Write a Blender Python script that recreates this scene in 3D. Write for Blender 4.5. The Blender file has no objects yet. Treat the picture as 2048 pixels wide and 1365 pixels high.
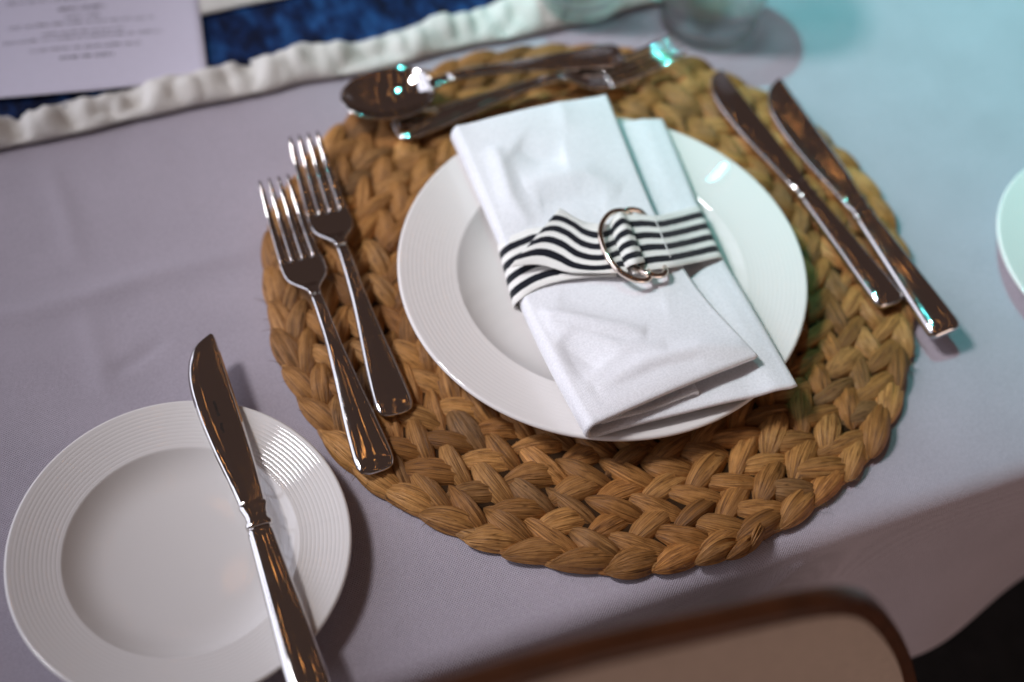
import bpy, math, random
import numpy as np
from mathutils import Matrix, Vector
random.seed(7); rng = np.random.default_rng(7)
sc = bpy.context.scene
C = sc.collection
R_ = math.radians

# ------------------------------------------------------------------ camera
CAM = np.array([-0.25914, -0.43159, 0.64959])
CR = np.array([0.932371, -0.356651, 0.059033])
CU = np.array([0.259363, 0.77371, 0.578018])
CF = np.array([0.251825, 0.523616, -0.813886])
FPX = 2844.64
cd = bpy.data.cameras.new('camera')
cam = bpy.data.objects.new('camera', cd); C.objects.link(cam)
cd.sensor_width = 36.0; cd.lens = FPX / 2048 * 36.0
cd.clip_start = 0.02; cd.clip_end = 60
cd.dof.use_dof = True; cd.dof.focus_distance = 0.722; cd.dof.aperture_fstop = 2.6
cd.dof.aperture_blades = 0
cam.matrix_world = Matrix(((CR[0], CU[0], -CF[0], CAM[0]), (CR[1], CU[1], -CF[1], CAM[1]), (CR[2], CU[2], -CF[2], CAM[2]), (0, 0, 0, 1)))
sc.camera = cam

def at(px, py, z):                       # pixel of the photograph -> point at height z
    d = (px - 1024) / FPX * CR - (py - 682.5) / FPX * CU + CF
    return CAM + d * (z - CAM[2]) / d[2]
def at_y(px, py, y):
    d = (px - 1024) / FPX * CR - (py - 682.5) / FPX * CU + CF
    return CAM + d * (y - CAM[1]) / d[1]
def proj(p):
    q = np.asarray(p) - CAM; w = q @ CF
    return 1024 + FPX * (q @ CR) / w, 682.5 - FPX * (q @ CU) / w, w

# ------------------------------------------------------------------ world + lamps
wd = bpy.data.worlds.new('World'); sc.world = wd; wd.use_nodes = True
bg = wd.node_tree.nodes['Background']
bg.inputs[0].default_value = (0.058, 0.037, 0.031, 1); bg.inputs[1].default_value = 1.0

def lamp(name, kind, loc, target, energy, color, **kw):
    l = bpy.data.lights.new(name, kind); l.energy = energy; l.color = color
    for k, v in kw.items(): setattr(l, k, v)
    o = bpy.data.objects.new(name, l); C.objects.link(o); o.location = loc
    if target is not None:
        o.rotation_euler = (Vector(target) - Vector(loc)).to_track_quat('-Z', 'Y').to_euler()
    return o
# a window of six panes on the left of the table
for i in range(5):
    for j in range(4):
        y = -0.05 + i * 0.64; z = 0.32 + j * 0.58
        lamp('window_pane_light', 'AREA', (-1.6, y, z), (-1.6 + 1, y, z), 2.15, (0.80, 0.84, 1.0), shape='RECTANGLE', size=0.58, size_y=0.52)
# key spot added to brighten the napkin and dinner plate
pl_ = lamp('added_key_spot', 'SPOT', (-0.95, 0.42, 1.60), (0.13, 0.03, 0), 118, (0.98, 0.96, 1.0), spot_size=R_(31), spot_blend=1.0, shadow_soft_size=0.17)
pl_.data.cycles.is_caustics_light = True
# teal event lights overhead
for loc, tgt, e, size in (((-0.10, 0.75, 2.1), (0.72, 0.40, 0), 235, 47), ((-0.28, 0.68, 2.1), (0.60, 0.34, 0), 10, 40)):
    tl = lamp('teal_spot_light', 'SPOT', loc, tgt, e, (0.13, 0.92, 0.90), spot_size=R_(size), spot_blend=1.0, shadow_soft_size=0.022)
    tl.data.cycles.is_caustics_light = True
# warm fill added behind the viewer to lighten the cloth drop and chair
lamp('added_front_fill', 'AREA', (0.6, -2.3, 0.10), (0.1, -.2, -.05), 13, (1.0, 0.76, 0.66), shape='RECTANGLE', size=1.6, size_y=1.0)
# warm string lights under the ceiling
for k in range(7):
    x0 = -1.2 + 0.40 * k
    for j in range(14):
        t = j / 13
        lamp('string_bulb_light', 'POINT', (x0 + 0.25 * t + random.uniform(-.06, .06), -1.2 + 2.9 * t + random.uniform(-.08, .08), 1.95 - 0.9 * t * (1 - t) + random.uniform(-.08, .08)), None, 0.04, (1.0, 0.42, 0.11), shadow_soft_size=0.007)

sc.view_settings.view_transform = 'Standard'; sc.view_settings.look = 'None'
sc.view_settings.exposure = 0.0; sc.view_settings.gamma = 1.0
cy = sc.cycles
cy.use_denoising = True
try: cy.denoiser = 'OPENIMAGEDENOISE'
except Exception: pass
cy.max_bounces = 10; cy.glossy_bounces = 5; cy.transmission_bounces = 8; cy.transparent_max_bounces = 8
cy.sample_clamp_indirect = 6.0; cy.blur_glossy = 0.4
cy.use_adaptive_sampling = True; cy.adaptive_threshold = 0.008

# ------------------------------------------------------------------ mesh helpers
def link(name, me, mat=None, parent=None):
    o = bpy.data.objects.new(name, me); C.objects.link(o)
    if mat is not None and me is not None and len(me.materials) == 0: me.materials.append(mat)
    if parent is not None: o.parent = parent
    return o
def thing(name, label, cat, loc=(0, 0, 0), rz=0.0, group=None):
    o = bpy.data.objects.new(name, None); C.objects.link(o); o.empty_display_size = 0.02
    o.location = loc; o.rotation_euler = (0, 0, rz); tag(o, label, cat, group); return o
def tag(o, label, cat, group=None):
    o['label'] = label; o['category'] = cat
    if group: o['group'] = group
def mesh(name, verts, faces, uv=None, smooth=True, col=None):
    me = bpy.data.meshes.new(name)
    me.from_pydata([tuple(map(float, v)) for v in verts], [], [tuple(map(int, f)) for f in faces])
    if smooth: me.polygons.foreach_set('use_smooth', [True] * len(me.polygons))
    if uv is not None:
        li = np.empty(len(me.loops), dtype=np.int32); me.loops.foreach_get('vertex_index', li)
        l = me.uv_layers.new(name='UVMap'); l.data.foreach_set('uv', np.asarray(uv, dtype=np.float32)[li].ravel())
    if col is not None:
        a = me.attributes.new('tint', 'FLOAT_COLOR', 'POINT'); a.data.foreach_set('color', np.asarray(col, dtype=np.float32).ravel())
    me.update(); return me
def grid_faces(nu, nv, off=0, flip=False, wrap_v=False):
    f = []
    for i in range(nu - 1):
        for j in range(nv if wrap_v else nv - 1):
            j2 = (j + 1) % nv
            q = (off + i * nv + j, off + (i + 1) * nv + j, off + (i + 1) * nv + j2, off + i * nv + j2)
            f.append(q[::-1] if flip else q)
    return f
def grid_mesh(name, P, uv=None, smooth=True):
    nu, nv = P.shape[:2]
    if uv is None:
        u, v = np.meshgrid(np.linspace(0, 1, nu), np.linspace(0, 1, nv), indexing='ij'); uv = np.stack([u, v], -1)
    return mesh(name, P.reshape(-1, 3), grid_faces(nu, nv), uv.reshape(-1, 2), smooth)
def grid_normals(P):
    du = np.gradient(P, axis=0); dv = np.gradient(P, axis=1)
    n = np.cross(du, dv); l = np.linalg.norm(n, axis=2, keepdims=True); l[l == 0] = 1
    return n / l
def sheet_mesh(name, P, t, uv=None, bulge=0.5):
    """closed sheet of thickness t with rounded borders around the grid P"""
    nu, nv = P.shape[:2]; n = grid_normals(P)
    if uv is None:
        u, v = np.meshgrid(np.linspace(0, 1, nu), np.linspace(0, 1, nv), indexing='ij'); uv = np.stack([u, v], -1)
    T = (P + n * t / 2).reshape(-1, 3); B = (P - n * t / 2).reshape(-1, 3); N = nu * nv
    faces = grid_faces(nu, nv) + grid_faces(nu, nv, N, True)
    idx = [(0, j) for j in range(nv)] + [(i, nv - 1) for i in range(1, nu)] + [(nu - 1, j) for j in range(nv - 2, -1, -1)] + [(i, 0) for i in range(nu - 2, 0, -1)]
    M = []; muv = []
    for (i, j) in idx:
        o = np.zeros(3)
        if i == 0: o += P[0, j] - P[1, j]
        if i == nu - 1: o += P[-1, j] - P[-2, j]
        if j == 0: o += P[i, 0] - P[i, 1]
        if j == nv - 1: o += P[i, -1] - P[i, -2]
        o = o / (np.linalg.norm(o) + 1e-12)
        M.append(P[i, j] + o * t * bulge); muv.append(uv[i, j])
    k = len(idx)
    for a in range(k):
        b = (a + 1) % k
        ia = idx[a][0] * nv + idx[a][1]; ib = idx[b][0] * nv + idx[b][1]
        faces.append((ia, 2 * N + a, 2 * N + b, ib)[::-1]); faces.append((N + ia, N + ib, 2 * N + b, 2 * N + a)[::-1])
    V = np.concatenate([T, B, np.array(M)]); U = np.concatenate([uv.reshape(-1, 2)] * 2 + [np.array(muv)])
    me = mesh(name, V, faces, U)
    fix_normals(me); return me
def fix_normals(me):
    import bmesh
    bm = bmesh.new(); bm.from_mesh(me); bmesh.ops.recalc_face_normals(bm, faces=bm.faces); bm.to_mesh(me); bm.free()
def lathe_mesh(name, prof, seg=128):
    prof = np.asarray(prof, float); n = len(prof); V = []; F = []
    for k in range(seg):
        a = 2 * math.pi * k / seg
        for r, z in prof: V.append((r * math.cos(a), r * math.sin(a), z))
    for k in range(seg):
        k2 = (k + 1) % seg
        for j in range(n - 1): F.append((k * n + j, k2 * n + j, k2 * n + j + 1, k * n + j + 1))
    me = mesh(name, V, F)
    import bmesh
    bm = bmesh.new(); bm.from_mesh(me); bmesh.ops.remove_doubles(bm, verts=bm.verts, dist=1e-6)
    bmesh.ops.recalc_face_normals(bm, faces=bm.faces); bm.to_mesh(me); bm.free()
    return me
def loft_mesh(name, rings, closed_path=False):
    """rings: list of (n,3) closed cross sections"""
    n = len(rings[0]); V = np.concatenate(rings); F = []
    m = len(rings)
    for i in range(m if closed_path else m - 1):
        i2 = (i + 1) % m
        for j in range(n):
            j2 = (j + 1) % n; F.append((i * n + j, i * n + j2, i2 * n + j2, i2 * n + j))
    if not closed_path:
        F.append(tuple(range(n))[::-1]); F.append(tuple((m - 1) * n + j for j in range(n)))
    me = mesh(name, V, F); fix_normals(me); return me
def spline(pts, n):
    """Catmull-Rom through pts, n samples evenly by chord length"""
    p = np.asarray(pts, float); p = np.concatenate([[2 * p[0] - p[1]], p, [2 * p[-1] - p[-2]]]); out = []
    for i in range(1, len(p) - 2):
        for t in np.linspace(0, 1, 24, endpoint=False):
            a, b, c, d = p[i - 1:i + 3]
            out.append(.5 * ((2 * b) + (c - a) * t + (2 * a - 5 * b + 4 * c - d) * t * t + (3 * b - a - 3 * c + d) * t ** 3))
    out.append(p[-2]); out = np.array(out)
    s = np.concatenate([[0], np.cumsum(np.linalg.norm(np.diff(out, axis=0), axis=1))])
    q = np.linspace(0, s[-1], n)
    return np.stack([np.interp(q, s, out[:, k]) for k in range(out.shape[1])], 1)
def tube_mesh(name, path, rad, closed=False, n=12):
    P = np.asarray(path, float); m = len(P); rings = []
    T = np.roll(P, -1, 0) - np.roll(P, 1, 0)
    if not closed: T[0] = P[1] - P[0]; T[-1] = P[-1] - P[-2]
    T /= np.linalg.norm(T, axis=1, keepdims=True)
    up = np.array([0.1, 0.15, 1.0])
    for i in range(m):
        s = np.cross(T[i], up); s /= np.linalg.norm(s); w = np.cross(s, T[i])
        a = np.linspace(0, 2 * math.pi, n, endpoint=False); r = rad[i] if hasattr(rad, '__len__') else rad
        rings.append(P[i] + r * (np.cos(a)[:, None] * s + np.sin(a)[:, None] * w))
    return loft_mesh(name, rings, closed)
# cheap smooth value noise
_N = rng.random((64, 64))
def vnoise(x, y):
    x = np.asarray(x, float); y = np.asarray(y, float)
    xi = np.floor(x).astype(int); yi = np.floor(y).astype(int); fx = x - xi; fy = y - yi
    fx = fx * fx * (3 - 2 * fx); fy = fy * fy * (3 - 2 * fy)
    g = lambda a, b: _N[a % 64, b % 64]
    return (g(xi, yi) * (1 - fx) + g(xi + 1, yi) * fx) * (1 - fy) + (g(xi, yi + 1) * (1 - fx) + g(xi + 1, yi + 1) * fx) * fy - .5
def ridge(X, Y, pts, w, amp, sharp=False, fade=True):
    """height of a fold that runs along the polyline pts"""
    H = np.zeros_like(X); pts = np.asarray(pts)[:, :2]
    best = np.full(X.shape, 9.0); par = np.zeros(X.shape); L = len(pts) - 1
    for i in range(L):
        a, b = pts[i], pts[i + 1]; d = b - a; l2 = d @ d
        t = np.clip(((X - a[0]) * d[0] + (Y - a[1]) * d[1]) / l2, 0, 1)
        dd = np.hypot(X - a[0] - t * d[0], Y - a[1] - t * d[1]); m = dd < best
        best = np.where(m, dd, best); par = np.where(m, (i + t) / L, par)
    f = np.sin(np.clip(par, 0, 1) * math.pi) ** .5 if fade else 1.0
    return amp * f * (np.exp(-best / w) if sharp else .5 * np.exp(-(best / w) ** 2) + .5 * np.exp(-1.3 * best / w))

# ------------------------------------------------------------------ materials
class NT:
    def __init__(s, name):
        s.m = bpy.data.materials.new(name); s.m.use_nodes = True; s.t = s.m.node_tree; s.n = s.t.nodes
        s.b = s.n['Principled BSDF']
    def new(s, t, **kw):
        n = s.n.new(t)
        for k, v in kw.items():
            if k in n.inputs: n.inputs[k].default_value = v
            else: setattr(n, k, v)
        return n
    def l(s, a, b): s.t.links.new(a, b)
    def set(s, **kw):
        for k, v in kw.items(): s.b.inputs[k.replace('_', ' ')].default_value = v
    def mapped(s, scale, coord='Object'):
        tc = s.new('ShaderNodeTexCoord'); mp = s.new('ShaderNodeMapping'); mp.inputs['Scale'].default_value = scale
        s.l(tc.outputs[coord], mp.inputs[0]); return mp.outputs[0]
    def noise(s, vec, scale, detail=3.0, rough=.5):
        n = s.new('ShaderNodeTexNoise'); n.inputs['Scale'].default_value = scale; n.inputs['Detail'].default_value = detail; n.inputs['Roughness'].default_value = rough
        if vec is not None: s.l(vec, n.inputs['Vector'])
        return n.outputs['Fac']
    def ramp(s, fac, stops):
        r = s.new('ShaderNodeValToRGB'); e = r.color_ramp.elements
        while len(e) < len(stops): e.new(.5)
        for q, (p, c) in zip(e, stops): q.position = p; q.color = (*c, 1) if len(c) == 3 else c
        s.l(fac, r.inputs[0]); return r.outputs[0]
    def math(s, op, a, b=None):
        m = s.new('ShaderNodeMath', operation=op)
        for i, v in enumerate((a, b)):
            if v is None: continue
            if isinstance(v, (int, float)): m.inputs[i].default_value = v
            else: s.l(v, m.inputs[i])
        return m.outputs[0]
    def mix(s, fac, a, b, mode='MIX'):
        m = s.new('ShaderNodeMix', data_type='RGBA', blend_type=mode)
        for i, v in ((0, fac), (6, a), (7, b)):
            if isinstance(v, (int, float)): m.inputs[i].default_value = v
            elif isinstance(v, tuple): m.inputs[i].default_value = (*v, 1)
            else: s.l(v, m.inputs[i])
        return m.outputs[2]
    def bump(s, h, dist, strength=1.0, prev=None):
        b = s.new('ShaderNodeBump'); b.inputs['Distance'].default_value = dist; b.inputs['Strength'].default_value = strength
        s.l(h, b.inputs['Height'])
        if prev is not None: s.l(prev, b.inputs['Normal'])
        return b.outputs[0]
def weave(nt, freq, coord='Object'):
    tc = nt.new('ShaderNodeTexCoord'); sep = nt.new('ShaderNodeSeparateXYZ'); nt.l(tc.outputs[coord], sep.inputs[0])
    sx = nt.math('SINE', nt.math('MULTIPLY', sep.outputs[0], freq)); sy = nt.math('SINE', nt.math('MULTIPLY', sep.outputs[1], freq))
    return nt.math('MULTIPLY', sx, sy)
def m_cloth(name, col, freq, wv=.00012, mott=.08, rough=.85, sheen=.2):
    nt = NT(name); nt.set(Roughness=rough, Sheen_Weight=sheen, Sheen_Roughness=.5, Specular_IOR_Level=.2)
    o = nt.mapped((1, 1, 1))
    n1 = nt.noise(o, 26, 4); n2 = nt.noise(o, 900, 2)
    c = nt.mix(1.0, col, nt.ramp(n1, [(.3, (1 - mott,) * 3), (.7, (1, 1, 1))]), 'MULTIPLY')
    c = nt.mix(1.0, c, nt.ramp(n2, [(.3, (.86,) * 3), (.7, (1, 1, 1))]), 'MULTIPLY')
    nt.l(c, nt.b.inputs['Base Color'])
    b = nt.bump(weave(nt, freq), wv, .8); b = nt.bump(n2, .00025, .6, b)
    nt.l(b, nt.b.inputs['Normal']); return nt.m
M = {}
M['tablecloth'] = m_cloth('tablecloth_cotton', (.46, .415, .475), 4200, .0002)
M['napkin'] = m_cloth('napkin_twill', (.86, .86, .89), 5200, .0001, .02, .8, .3)
M['linen'] = m_cloth('cream_linen', (.80, .77, .72), 3000, .0003, .10)
def m_navy():
    nt = NT('navy_slub_fabric'); nt.set(Roughness=.75, Sheen_Weight=.04, Sheen_Roughness=.4, Specular_IOR_Level=.15)
    n = nt.noise(nt.mapped((1, .45, 1)), 75, 5, .65); n2 = nt.noise(nt.mapped((1, 1, 1)), 700, 2)
    c = nt.ramp(n, [(.40, (.002, .005, .022)), (.5, (.005, .020, .080)), (.62, (.014, .062, .19))])
    nt.l(c, nt.b.inputs['Base Color']); nt.l(nt.bump(n2, .0005, .6), nt.b.inputs['Normal']); return nt.m
M['navy'] = m_navy()
def m_porcelain():
    nt = NT('white_porcelain'); nt.set(Base_Color=(.73, .70, .675, 1), Roughness=.025, Specular_IOR_Level=.5)
    return nt.m
M['porcelain'] = m_porcelain()
def m_steel():
    nt = NT('polished_cutlery_steel'); nt.set(Metallic=1.0, Base_Color=(.66, .63, .61, 1))
    n = nt.noise(nt.mapped((1, 1, 1)), 160, 5, .7); s = nt.noise(nt.mapped((900, 40, 900)), 1.0, 2)
    nt.l(nt.ramp(n, [(.35, (.025,) * 3), (.75, (.10,) * 3)]), nt.b.inputs['Roughness'])
    nt.l(nt.bump(s, .00003, .35), nt.b.inputs['Normal']); return nt.m
M['steel'] = m_steel()
def m_gold():
    nt = NT('rose_plated_wire'); nt.set(Metallic=1.0, Base_Color=(.83, .70, .60, 1), Roughness=.14); return nt.m
M['wire'] = m_gold()
def m_leaf():
    nt = NT('dried_hyacinth_leaf'); nt.set(Roughness=.48, Specular_IOR_Level=.35)
    at_ = nt.new('ShaderNodeAttribute', attribute_name='tint')
    uv = nt.mapped((1, 1, 1), 'UV'); mp = nt.new('ShaderNodeMapping'); mp.inputs['Scale'].default_value = (.9, 26, 1); nt.l(uv, mp.inputs[0])
    fib = nt.noise(mp.outputs[0], 1.0, 3, .6)
    mp2 = nt.new('ShaderNodeMapping'); mp2.inputs['Scale'].default_value = (9, 5, 1); nt.l(uv, mp2.inputs[0]); blot = nt.noise(mp2.outputs[0], 1.0, 4, .6)
    mp3 = nt.new('ShaderNodeMapping'); mp3.inputs['Scale'].default_value = (1.0, 10, 1); nt.l(uv, mp3.inputs[0])
    crk = nt.noise(mp3.outputs[0], 1.0, 2, .5)
    dark = nt.ramp(crk, [(.465, (1, 1, 1)), (.495, (.30, .25, .20)), (.505, (.30, .25, .20)), (.535, (1, 1, 1))])
    c = nt.mix(1.0, at_.outputs['Color'], nt.ramp(fib, [(.30, (.38, .31, .24)), (.44, (.86, .82, .76)), (.55, (1.0, 1.0, .98)), (.75, (1.25, 1.2, 1.12))]), 'MULTIPLY')
    c = nt.mix(1.0, c, nt.ramp(blot, [(.3, (.78, .74, .68)), (.65, (1.05, 1.05, 1.05))]), 'MULTIPLY')
    c = nt.mix(.8, c, dark, 'MULTIPLY')
    nt.l(c, nt.b.inputs['Base Color'])
    b = nt.bump(fib, .0016, .9); b = nt.bump(crk, .0006, .5, b); b = nt.bump(blot, .0008, .35, b)
    nt.l(b, nt.b.inputs['Normal']); return nt.m
M['leaf'] = m_leaf()
def m_ribbon():
    nt = NT('striped_grosgrain'); nt.set(Roughness=.8, Sheen_Weight=.2, Specular_IOR_Level=.2)
    tc = nt.new('ShaderNodeTexCoord'); sep = nt.new('ShaderNodeSeparateXYZ'); nt.l(tc.outputs['UV'], sep.inputs[0])
    wob = nt.math('MULTIPLY', nt.math('SUBTRACT', nt.noise(nt.mapped((140, 3, 1), 'UV'), 1.0, 1), .5), .02)
    v = nt.math('ADD', sep.outputs[1], wob)
    ph = nt.math('FRACT', nt.math('DIVIDE', nt.math('SUBTRACT', v, .115), .222))
    st = nt.math('LESS_THAN', ph, .53)
    inside = nt.math('MULTIPLY', nt.math('GREATER_THAN', v, .115), nt.math('LESS_THAN', v, .90))
    rib = nt.math('SINE', nt.math('MULTIPLY', sep.outputs[0], 480))
    c = nt.mix(nt.math('MULTIPLY', st, inside), (.88, .86, .82), (.003, .004, .010))
    c = nt.mix(1.0, c, nt.ramp(nt.math('ADD', nt.math('MULTIPLY', rib, .5), .5), [(0, (.88,) * 3), (.6, (1, 1, 1))]), 'MULTIPLY')
    nt.l(c, nt.b.inputs['Base Color']); nt.l(nt.bump(rib, .0002, .6), nt.b.inputs['Normal']); return nt.m
M['ribbon'] = m_ribbon()
def m_plain(name, col, rough, spec=.4, nscale=40, namp=.12, bump=.0, **kw):
    nt = NT(name); nt.set(Roughness=rough, Specular_IOR_Level=spec, **kw)
    n = nt.noise(nt.mapped((1, 1, 1)), nscale, 4)
    nt.l(nt.mix(1.0, col, nt.ramp(n, [(.3, (1 - namp,) * 3), (.7, (1 + namp * .5,) * 3)]), 'MULTIPLY'), nt.b.inputs['Base Color'])
    if bump: nt.l(nt.bump(n, bump, .5), nt.b.inputs['Normal'])
    return nt.m
M['paper'] = m_plain('menu_card_paper', (.60, .57, .67), .6, .3, 200, .02)  # white card, with its shade put into the paper colour
M['ink'] = m_plain('grey_print_ink', (.10, .10, .12), .7, .2)
M['etch'] = m_plain('black_etched_print', (.008, .007, .006), .5, .2)
M['wood'] = m_plain('dark_stained_wood', (.085, .028, .010), .4, .4, 60, .35)
M['pad'] = m_plain('beige_upholstery', (.50, .41, .35), .85, .2, 300, .12, .0005)
M['carpet'] = m_plain('charcoal_carpet', (.035, .034, .036), .95, .1, 90, .4, .004)
M['thread'] = m_plain('white_thread', (.85, .84, .82), .8, .2)
M['gap_shade'] = m_plain('gap_shade_matting', (.035, .018, .008), .9, .1, 120, .3)  # colour darkened to stand for shade in the gaps between leaves
def m_glass():
    nt = NT('clear_glass'); nt.set(Base_Color=(.97, .985, .985, 1), Roughness=.0, IOR=1.48, Transmission_Weight=1.0)
    tr = nt.new('ShaderNodeBsdfTransparent'); mx = nt.new('ShaderNodeMixShader'); mx.inputs[0].default_value = .6
    out = nt.n['Material Output']; nt.l(tr.outputs[0], mx.inputs[1]); nt.l(nt.b.outputs[0], mx.inputs[2]); nt.l(mx.outputs[0], out.inputs[0]); return nt.m
M['glass'] = m_glass()

# ------------------------------------------------------------------ floor, table, cloth
fl = link('floor', grid_mesh('floor', np.stack(np.meshgrid(np.linspace(-3, 3, 24), np.linspace(-3, 3, 24), [-.75], indexing='ij'), -1)[:, :, 0, :]), M['carpet'])
fl['kind'] = 'structure'

YE = -0.1735
tb = thing('table', 'dining table hidden under the pale lilac-grey cloth', 'table', (0, .3, -.75))
def box_mesh(name, sx, sy, sz):
    v = [(x * sx / 2, y * sy / 2, z * sz) for x in (-1, 1) for y in (-1, 1) for z in (0, 1)]
    me = mesh(name, v, [(0, 1, 3, 2), (4, 6, 7, 5), (0, 4, 5, 1), (2, 3, 7, 6), (0, 2, 6, 4), (1, 5, 7, 3)], smooth=False); return me
tt = link('table_top', box_mesh('table_top', 1.66, .90, .025), M['wood'], tb); tt.location = (0, 0, .72)
for x in (-.72, .72):
    for y in (-.36, .40):
        lg = link('leg', box_mesh('leg', .05, .05, .72), M['wood'], tb); lg.location = (x, y, 0)

def build_tablecloth():
    xs = np.linspace(-.85, .85, 426)
    rr = .011
    prof = []                                      # (y, z, s) going up the drop, round the edge, over the top
    for z in np.linspace(-.148, -rr, 46)[:-1]: prof.append((YE - .0105, z, 0))
    for a in np.linspace(0, math.pi / 2, 9): prof.append((YE + rr - .0105 - rr * math.cos(a), -rr + rr * math.sin(a), 1))
    for y in np.linspace(YE + .004, .78, 238)[0:]: prof.append((y, 0, 2))
    prof = np.array(prof)
    X, Yp = np.meshgrid(xs, prof[:, 0], indexing='ij'); Z = np.repeat(prof[None, :, 1], len(xs), 0); K = np.repeat(prof[None, :, 2], len(xs), 0)
    P = np.stack([X, Yp, Z], -1)
    g = lambda *p: [at(a, b, 0)[:2] for a, b in p]
    top = (K == 2) * np.clip((Yp - YE - .01) / .03, 0, 1)
    H = ridge(X, Yp, g((-120, 668), (150, 603), (330, 547), (530, 500)), .0075, .0030)
    H += ridge(X, Yp, g((215, 752), (270, 722), (340, 676)), .0026, -.0020)
    H += ridge(X, Yp, g((95, 330), (130, 420), (160, 530)), .006, .0012)
    H += ridge(X, Yp, g((170, 620), (200, 720), (215, 800)), .006, .0010)
    H += ridge(X, Yp, g((1880, 300), (1960, 240), (2060, 190)), .012, .0008)
    H += .0009 * vnoise(X * 9 + 3, Yp * 9) + .0004 * vnoise(X * 30, Yp * 30 + 9)
    P[..., 2] += H * top
    # folds in the drop
    d = np.clip((-Z - .006) / .19, 0, 1) * (K == 0)
    fold = .024 * np.sin(X * 13.5 + 1.7 + 1.2 * d) + .012 * np.sin(X * 31 + .6) + .01 * vnoise(X * 12, Z * 4)
    P[..., 1] += fold * d ** 1.3 - .006 * d
    P[..., 1] -= ridge(X, Z, [(p[0], p[2]) for p in (at_y(1512, 1202, YE - .01), at_y(1560, 1152, YE - .01), at_y(1622, 1098, YE - .01))], .008, .0035, fade=False) * (K == 0)
    P[..., 2] += (.012 * np.sin(X * 13.5 + 2.4)) * d ** 2
    return sheet_mesh('tablecloth', P, .0012, uv=P[..., :2].copy())
tc = link('tablecloth', build_tablecloth(), M['tablecloth'])
tag(tc, 'pale lilac-grey cotton tablecloth with soft creases, hanging over the table edge', 'tablecloth')
tc.cycles.is_caustics_receiver = True
CZ = 0.0012                                       # top face of the cloth

# ------------------------------------------------------------------ chair at the table edge (medallion back)
def build_chair():
    xc = -.205; yb = -.268
    t = thing('chair', 'chair with arched beige upholstered back and dark brown wooden frame at the table edge', 'chair', (xc, 0, -.75))
    half = [(0, .203), (.06, .198), (.115, .183), (.157, .170), (.180, .157), (.197, .136), (.222, .090), (.245, .038), (.262, -.01), (.268, -.07), (.255, -.13), (.21, -.175), (.12, -.198), (0, -.203)]
    loop = np.array(half + [(-x, z) for x, z in half[-2:0:-1]])
    pts = spline(np.vstack([loop, loop[:1]]), 161)[:-1]
    pl = np.array([(x, yb - .03 * (z - .15) * -1 * 0 + .0, z + .75) for x, z in pts])
    cen = pl.mean(0); rings = []; m = len(pl)
    for i in range(m):
        T = pl[(i + 1) % m] - pl[i - 1]; T /= np.linalg.norm(T); S = np.cross(T, (0, 1, 0)); S /= np.linalg.norm(S)
        if S @ (pl[i] - cen) < 0: S = -S
        sec = []
        for a in np.linspace(0, 2 * math.pi, 16, endpoint=False):
            ca, sa = math.cos(a), math.sin(a); q = lambda v: math.copysign(abs(v) ** .6, v)
            sec.append(pl[i] - S * .005 + S * .0055 * q(ca) + np.array((0, 1, 0)) * .0055 * q(sa))
        rings.append(np.array(sec))
    link('back_frame', loft_mesh('back_frame', rings, True), M['wood'], t)
    inner = pl + 0.0; c0 = cen; P = []
    for k, s in enumerate(np.linspace(0, 1, 12)):
        ring = []
        for p in inner:
            q = c0 + (p - c0) * s * .968; q[1] = yb - .001 - .010 * (1 - s ** 6); ring.append(q)
        P.append(ring)
    P = np.array(P); P = np.concatenate([P, P[:, :1]], 1)
    link('back_panel', sheet_mesh('back_panel', P, .01), M['pad'], t)
    # seat and legs, tucked under the table
    a = np.linspace(0, 2 * math.pi, 48, endpoint=False); rings = []
    q = lambda v: np.sign(v) * np.abs(v) ** .55
    for s, z in ((.93, -.335), (1, -.325), (1, -.305), (.96, -.285), (.8, -.275), (.4, -.268)):
        rings.append(np.stack([q(np.cos(a)) * .235 * s, -.02 + q(np.sin(a)) * .22 * s, np.full_like(a, z + .75)], 1))
    link('seat', loft_mesh('seat', rings), M['pad'], t)
    for sx in (-1, 1):
        for y0, y1 in ((-.215, -.275), (.165, .17)):
            path = spline([(sx * .20, y0, .425), (sx * .205, (y0 + y1) / 2, .2), (sx * .20, y1, 0)], 14)
            link('leg', tube_mesh('leg', path, np.linspace(.02, .012, 14)), M['wood'], t)
        path = spline([(sx * .17, yb, .57), (sx * .18, -.25, .50), (sx * .19, -.225, .42)], 10)
        link('back_post', tube_mesh('back_post', path, .014), M['wood'], t)
    return t
build_chair()

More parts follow.
